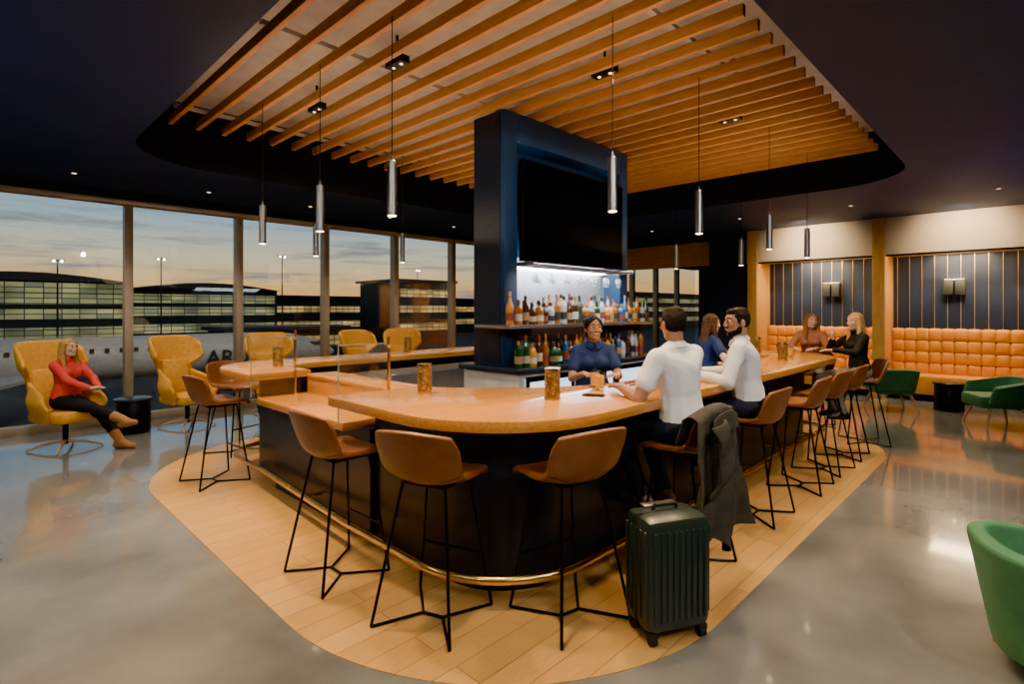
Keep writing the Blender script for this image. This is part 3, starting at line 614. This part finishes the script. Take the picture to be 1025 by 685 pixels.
    hm_,kind=hair; B=Blob()
    if kind=='short':
        B.hull(E(P_(0,-.012,.030),sc(.077,.091,.086),hF)); B.hull(E(P_(0,-.03,.005),sc(.076,.067,.07),hF)); B.hull(E(P_(0,.045,.078),sc(.05,.038,.03),hF)+E(P_(0,-.02,.085),sc(.058,.06,.033),hF))
        for k in (-1,1): B.hull(E(P_(k*.068,.012,.005),sc(.010,.018,.028),hF))
    else:
        B.hull(E(P_(0,-.012,.034),sc(.083,.096,.088),hF)); B.hull(E(P_(0,-.035,-.015),sc(.078,.07,.085),hF))
    if kind=='long':
        B.hull(E(P_(0,-.05,0),sc(.08,.055,.09),hF)+E(P_(0,-.075,-.24),sc(.095,.035,.07),hF))
        for k in (-1,1):
            B.cap(P_(k*.062,.02,.05),P_(k*.082,0,-.06),.032*s,.032*s); B.cap(P_(k*.082,0,-.06),P_(k*.09,.03,-.26),.032*s,.024*s)
    if kind=='up':
        B.hull(E(P_(0,-.06,.06),sc(.085,.075,.075),hF)); B.hull(E(P_(0,-.10,.09),sc(.05,.045,.045),hF))
        for k in (-1,1): B.hull(E(P_(k*.066,-.01,.03),sc(.02,.05,.06),hF))
    B.build('hair',hm_,o,.0065,3,.0045 if kind!='short' else .0012,60)
    if beard:
        B=Blob(); B.hull(E(P_(0,.054,-.09),sc(.036,.034,.028),hF)+E(P_(.057,.01,-.06),sc(.012,.02,.03),hF)+E(P_(-.057,.01,-.06),sc(.012,.02,.03),hF)); B.cap(P_(-.024,.088,-.042),P_(.024,.088,-.042),.0085*s,.0085*s); B.build('beard',beard,o,.006,1,.0015,80)
    for k in (-1,1):
        e=MB().ell((0,0,0),.0115*s,10).build('eye',eyew,o); e.location=P_(k*.031,.0775,.010)
        i=MB().ell((0,0,0),.0085*s,8).build('iris',iris,e); i.location=hf*.0065*s
        b=Blob(); b.cap(P_(k*.016,.093,.036),P_(k*.046,.077,.037),.005*s,.004*s); b.build('eyebrow',browm if not fem else hm_,o,.0035,1)
    b=Blob(); b.hull(E(P_(0,.0915,-.056),sc(.023,.007,.0085),hF))
    mo=b.build('mouth',lipm,o,.0035,1)
    if smile:
        b=Blob(); b.hull(E(P_(0,.0965,-.055),sc(.017,.005,.0038),hF)); b.build('teeth',teeth,mo,.0025,1)
    return o
skA=mat('light_skin',(.62,.38,.27),(.59,.355,.25),rough=.55,spec=.3); skB=mat('brown_skin',(.38,.20,.115),(.35,.18,.10),rough=.55,spec=.3); skC=mat('warm_brown_skin',(.38,.185,.10),(.35,.17,.09),rough=.6,spec=.2)
hm0=lambda n,a,b: mat(n,a,b,rough=.7,spec=.2,stretch=(1,1,.15),scale=120,bump=.2,bscale=200)
hBlk=hm0('black_hair',(.009,.007,.006),(.016,.012,.009)); hBr=hm0('brown_hair',(.10,.045,.02),(.055,.024,.011)); hLb=hm0('light_brown_hair',(.26,.13,.055),(.17,.08,.032))
hBl=hm0('blonde_hair',(.55,.34,.13),(.38,.2,.07)); hGi=hm0('golden_hair',(.52,.28,.08),(.36,.17,.04))
cl=lambda n,c,**k: mat(n,c,tuple(x*.93 for x in c),rough=.85,scale=10,bump=.2,bscale=12,spec=.25,**k)
whiteC=cl('white_cotton',(.82,.82,.84)); paleC=cl('pale_shirt',(.66,.68,.74)); denim=cl('dark_denim',(.018,.026,.048)); navyC=cl('navy_uniform',(.014,.030,.10)); blackC=cl('black_cloth',(.012,.012,.014)); redC=cl('red_knit',(.64,.05,.035)); floral=cl('rust_blouse',(.30,.12,.07)); greyC=cl('grey_trousers',(.2,.18,.16))
shoeB=mat('black_shoe',(.012,.012,.012),rough=.35); shoeT=mat('tan_suede_boot',(.36,.15,.04),rough=.7); shoeBr=mat('brown_shoe',(.12,.055,.025),rough=.4)
fz=.365
seatfeet={k:((k*.11,.24,fz+.02),(k*.15,1,.35),(0,1,0)) for k in (-1,1)}
D_=(0,0,-1)
person('man in a white polo and dark jeans on a bar stool, back to camera',(MX+.02,1.67,0),rad(-10),1.82,False,.885,(-.03,.10),seatfeet,
    {-1:((-.24,.32,1.125),(.45,1,-.02),D_,.35,(-.8,-1,-.9)),1:((.10,.40,1.125),(-.4,1,-.02),D_,.45,(1,-.4,-.7))},(rad(-24),rad(-2)),skB,(hBlk,'short'),whiteC,denim,shoeBr,vox=.008,collar=1)
person('bearded man in a pale collared shirt on a bar stool looking left',(NX,1.68,0),rad(16),1.82,False,.885,(-.02,.13),seatfeet,
    {-1:((-.22,.36,1.125),(.3,1,-.02),D_,.3,(-.8,-.9,-.8)),1:((.06,.38,1.125),(-.8,.7,-.02),D_,.5,(1,-.4,-.7))},(rad(30),rad(-2)),skB,(hBlk,'short'),paleC,denim,shoeBr,vox=.008,beard=hBlk,sleeve='long',collar=1)
person('smiling bartender in navy uniform with dark pulled-back hair standing at the counter',(3.95,2.84,0),rad(136),1.66,True,.87,(.02,.06),{k:((k*.1,.0,.095),(0,1,0),(k*.2,1,0)) for k in (-1,1)},
    {-1:((-.12,.40,1.12),(.4,1,0),D_,.3,(-.5,-.6,-.9)),1:((.14,.36,1.12),(-.3,1,0),D_,.3,(.5,-.6,-.9))},(rad(6),rad(4)),skC,(hBlk,'up'),navyC,navyC,shoeB,collar=1,smile=1)
person('bartender in navy top with long brown hair standing behind the bearded man',(5.88,2.66,0),rad(-130),1.67,True,.88,(0,.04),{k:((k*.1,.01,.10),(0,1,0),(k*.2,1,0)) for k in (-1,1)},
    {-1:((-.2,.18,1.02),(.1,1,.1),D_,.5,(-1,-.6,-.2)),1:((.2,.2,1.05),(-.1,1,.1),D_,.5,(1,-.6,-.2))},(0,rad(-3)),skA,(hBr,'long'),navyC,navyC,shoeB)
person('woman in a rust blouse with long light brown hair at the bar end',(8.43,2.3,0),rad(95),1.68,True,.875,(0,.10),seatfeet,
    {-1:((-.12,.40,1.12),(.5,.8,0),D_,.4,(-.8,-.5,-.8)),1:((.14,.40,1.12),(-.4,.8,0),D_,.4,(.8,-.5,-.8))},(rad(30),rad(3)),skA,(hLb,'long'),floral,greyC,shoeB,sleeve='long',smile=1)
person('blonde woman in a black jacket on the last stool, turned left',(7.85,1.6,0),rad(38),1.70,True,.875,(0,.06),seatfeet,
    {-1:((-.12,.36,1.15),(.4,.8,0),D_,.4,(-1,-.1,-.6)),1:((.03,.30,1.28),(-.2,.3,1),(0,-1,.2),.9,(1,.1,-.8))},(rad(12),0),skA,(hBl,'long'),blackC,greyC,shoeB,sleeve='long')
person('woman in a red sweater and tan boots sitting in a mustard wing chair',(.88,8.25,.0),rad(215),1.66,True,.585,(0,.04),
    {-1:((-.12,.62,.10),(0,.3,1),(-.1,1,0)),1:((-.02,.80,.36),(.2,.2,1),(.1,1,.25))},
    {-1:((-.06,.40,.72),(.8,.6,.0),D_,.5,(-1,-.2,-.5)),1:((.08,.42,.74),(-.7,.6,.1),D_,.5,(1,-.2,-.5))},(rad(2),rad(3)),skA,(hGi,'long'),redC,blackC,shoeT,sleeve='long',smile=1,boots=1)
# ------------------------------------------------ outside
GZ=-5.0
struct(MB().box(-300,500,WY+3,500,GZ-.2,GZ).build('ground_apron',mat('dark_asphalt',(.045,.046,.045),(.03,.031,.031),rough=.6,scale=.2)),'dark airport apron outside','ground')
roofm=mat('dark_roof',(.05,.06,.07),rough=.5); wallm=mat('terminal_wall',(.055,.064,.068),rough=.6)
band=[brickmat('lit_offices_warm',(1,.62,.2),(.14,.12,.08),(.03,.03,.028),1.6,.75,.08,.3,.7,'XZ',-.3),brickmat('lit_concourse_glass',(.55,.52,.22),(.10,.15,.13),(.03,.045,.045),2.0,.75,.07,.3,.6,'XZ',-.25)]
def building(label,x0,x1,y0,y1,zt,fl,bi,arch=0,bh=1.5):
    t=thing('terminal_building',label,'building',((x0+x1)/2,(y0+y1)/2,GZ),0,'airport buildings outside')
    MB().box(x0,x1,y0,y1,GZ,zt).build('wall',wallm,t,world=True)
    for z in fl: MB().box(x0+.5,x1-.5,y0-.15,y0,z,z+bh).build('window_band',band[bi],t,world=True)
    if arch:
        n=arch; w=(x1-x0)/n
        for q in range(n):
            xa=x0+w*q; pts=[(xa+w*k/12,zt+1.2*sin(PI*k/12)) for k in range(13)]
            mb=MB(); lo=[mb.bm.verts.new((x,y0-2,z)) for x,z in pts]; hi=[mb.bm.verts.new((x,y1,z)) for x,z in pts]
            for k in range(12): mb.bm.faces.new((lo[k],lo[k+1],hi[k+1],hi[k]))
            mb.bm.faces.new(lo); mb.bm.faces.new(hi[::-1]); mb.build('arched_roof',roofm,t,world=True)
    else: MB().box(x0-.6,x1+.6,y0-1,y1+1,zt,zt+.5).build('roof',roofm,t,world=True)
building('dark terminal with long curved roof seen through the leftmost window',-6,18.5,100,130,5.6,(-2.4,.2,2.4,4.0),1,1,1.5)
building('long low terminal hall seen through the second window',19.5,44,108,130,5.2,(-2.4,.6,2.8),1,1,1.5)
building('long flat terminal pier behind the third and fourth windows',45,118,122,140,4.4,(-2.6,.9),0)
building('dim square terminal block outside left of the pillar',60,74,90,104,7.2,(-2.6,1,4.2),0)
building('far terminal seen through the windows right of the pillar',110,215,95,120,7,(-2.6,1,4),1)
building('low service building in the middle of the apron',24,40,74,82,-1.2,(-3.6,),0)
for i,(x,y,h) in enumerate(((40,96,16),(22,98,14.5),(85,118,17),(9,92,13))):
    t=thing('light_mast','apron light mast outside, %s from the left'%ORD[(2,1,3,0)[i]],'light mast',(x,y,GZ),0,'apron light masts')
    MB().cyl((0,0,0),(0,0,h),.14,.08,8).build('mast',wallm,t)
    MB().box(-.7,.7,-.12,.12,h,h+.2).build('head',wallm,t)
    for s in (-.4,.4): MB().ell((s,-.2,h-.02),.16,8).build('lamp',M['cool'],t)
# airplane
t=thing('airplane','white parked airplane seen through the two left windows','airplane',(4,44,GZ))
whiteP=mat('aircraft_white',(.40,.40,.39),rough=.4); dk=mat('aircraft_window',(.02,.03,.04),rough=.15)
mb=MB(); zc=-1.55
prof=[(-22,.15,.9),(-16,.8,.5),(-11,1.3,.05),(-4,1.42,0),(16,1.42,0),(19,1.3,-.05),(21,.95,-.2),(22.4,.45,-.38),(22.8,.1,-.42)]
rings=[[mb.bm.verts.new((x,44+r*cos(2*PI*k/20),zc+dz+r*sin(2*PI*k/20))) for k in range(20)] for x,r,dz in prof]
for a,b in zip(rings,rings[1:]):
    for k in range(20): mb.bm.faces.new((a[k],a[(k+1)%20],b[(k+1)%20],b[k]))
mb.bm.faces.new(rings[0]); mb.bm.faces.new(rings[-1][::-1]); mb.build('fuselage',whiteP,t,world=True,ang=60)
mb=MB()
for k in range(26): mb.box(-9+.78*k-.12,-9+.78*k+.12,42.55,42.62,zc+.45,zc+.72)
mb.build('cabin_windows',dk,t,world=True)
MB().box(20.3,21.2,43.1,44.9,zc+.25,zc+.55).build('cockpit_windows',dk,t,world=True)
MB().prism([(0,42.8),(4,42.8),(-1,33),(-3,33)],zc-.9,zc-.7).build('wing',whiteP,t,world=True); MB().prism([(0,45.2),(4,45.2),(-1,55),(-3,55)],zc-.9,zc-.7).build('wing',whiteP,t,world=True)
mb=MB(); bm=mb.bm
for y in (43.9,44.1): bm.faces.new([bm.verts.new((x,y,z)) for x,z in ((-21,zc+1.2),(-16,zc+1.2),(-20,zc+5.4),(-22.5,zc+5.4))])
bmesh.ops.bridge_loops(bm,edges=bm.edges[:]); mb.build('tail_fin',mat('tail_red',(.4,.05,.05)),t,world=True)
for x,y in ((18.5,44),(1,42.6),(1,45.4)):
    MB().cyl((x,y,zc-1.3),(x,y,GZ+.4),.12).build('gear_strut',wallm,t,world=True); MB().cyl((x,y-.2,GZ+.4),(x,y+.2,GZ+.4),.4).build('wheel',M['rubber'],t,world=True)
cu=bpy.data.curves.new('txt','FONT'); cu.body='ARU'; cu.size=1.5; cu.extrude=.02; cu.offset=.02
to=bpy.data.objects.new('txt',cu); COL.objects.link(to); dg=bpy.context.evaluated_depsgraph_get(); dg.update(); me=bpy.data.meshes.new_from_object(to.evaluated_get(dg)); bpy.data.objects.remove(to)
me.materials.append(mat('livery_letters',(.015,.02,.035))); o=bpy.data.objects.new('lettering',me); COL.objects.link(o); o.parent=t; o.location=(12.3-4,42.50-44,zc-.78-GZ); o.rotation_euler=(rad(90),0,0)
light('SPOT',(6,28,10),3800,(1,.88,.70),.5,(8,44,-1.5),70,.8); light('SPOT',(24,28,10),2600,(1,.88,.70),.5,(17,44,-2),70,.8)  # added spots that brighten the parked airplane
# ------------------------------------------------ world and lamps
w=bpy.data.worlds.new('dusk'); S.world=w; w.use_nodes=True; nt=w.node_tree; N=nt.nodes; L=nt.links; bg=N['Background']
tc=N.new('ShaderNodeTexCoord'); sp=N.new('ShaderNodeSeparateXYZ'); L.new(tc.outputs['Generated'],sp.inputs[0])
mr=N.new('ShaderNodeMapRange'); mr.inputs[1].default_value=0; mr.inputs[2].default_value=.32; L.new(sp.outputs['Z'],mr.inputs[0])
cr=N.new('ShaderNodeValToRGB'); e=cr.color_ramp.elements; e[0].position=0; e[0].color=(.95,.40,.10,1); e[1].position=1; e[1].color=(.12,.15,.205,1)
for p,c in ((.13,(.92,.54,.19,1)),(.28,(.72,.63,.42,1)),(.44,(.38,.50,.57,1)),(.62,(.19,.32,.45,1))): q=e.new(p); q.color=c
L.new(mr.outputs[0],cr.inputs[0])
mp=N.new('ShaderNodeMapping'); mp.inputs['Scale'].default_value=(2.2,2.2,24); L.new(tc.outputs['Generated'],mp.inputs[0])
nz=N.new('ShaderNodeTexNoise'); nz.inputs['Scale'].default_value=2.2; nz.inputs['Detail'].default_value=9; nz.inputs['Roughness'].default_value=.6; L.new(mp.outputs[0],nz.inputs['Vector'])
c2=N.new('ShaderNodeValToRGB'); c2.color_ramp.elements[0].position=.52; c2.color_ramp.elements[0].color=(0,0,0,1); c2.color_ramp.elements[1].position=.66; c2.color_ramp.elements[1].color=(.75,.75,.75,1); L.new(nz.outputs[0],c2.inputs[0])
mx=N.new('ShaderNodeMix'); mx.data_type='RGBA'; mx.inputs[7].default_value=(.17,.20,.26,1); L.new(c2.outputs[0],mx.inputs[0]); L.new(cr.outputs[0],mx.inputs[6]); L.new(mx.outputs[2],bg.inputs[0]); bg.inputs[1].default_value=.86
WM=(1,.74,.46)
# added fixtureless area lamps wash the slats; spots light the counter and floor border
light('AREA',(3.0,2.4,2.75),10,WM,2.0,(3.2,2.9,3.7)); light('AREA',(2.6,4.8,2.75),10,WM,2.0,(2.9,4.6,3.7)); light('AREA',(6.2,2.6,2.75),11,WM,2.0,(6.2,3,3.7)); light('AREA',(5,5.6,2.75),10,WM,2.0,(5,5.3,3.7))
for x,y,tx,ty in ((2.47,3.6,2.0,2.9),(2.47,5.1,2.0,4.6),(3.78,2.4,2.6,2.1),(5.2,2.2,4.6,1.9),(6.8,2.3,7,1.9),(4.5,5.9,4.5,6.0)): light('SPOT',(x,y,3.56),125,(1,.70,.38),.06,(tx,ty,1.0),95,.7)
for x,y,e in ((1.5,1.75,190),(1.42,3.3,200),(1.5,4.9,250),(1.7,6.4,190),(3.2,1.45,125),(4.9,1.42,150),(6.6,1.42,160)): light('SPOT',(x,y,3.56),e,(1,.69,.35),.06,(x-.05,y-.05,0),72,.7)
# added ambient and front fill spots at ceiling height
for x,y,e,tx,ty,tz in ((.6,-1.6,150,2.6,1.6,.8),(2.6,-1.4,140,3.8,1.6,.9),(-1.2,1.2,115,1.3,2.6,.7),(-1.6,4.5,125,.8,5.6,0),(5.6,-1.2,120,5.6,.4,0),(.1,6.6,115,.6,7.6,0)): light('SPOT',(x,y,3.3),e,(1,.91,.80),.05,(tx,ty,tz),120,.9)
light('SPOT',(9.3,-1.8,.6),75,(.25,.42,1),.3,(9.0,-.6,3.3),120,1); light('SPOT',(-.6,4.6,.6),26,(.25,.42,1),.3,(-.3,5.2,3.3),120,1)  # added blue uplights that bring out the navy ceiling
light('SPOT',(2.7,1.9,2.9),40,(1,.86,.72),.25,(3.95,2.84,1.5),40,.8); light('SPOT',(10,7.5,3.3),110,(1,.8,.55),.1,None,130,.8)  # first spot is an added soft fill on the bartender's face
S.view_settings.view_transform='AgX'; S.view_settings.look='AgX - Punchy'; S.view_settings.exposure=1.25
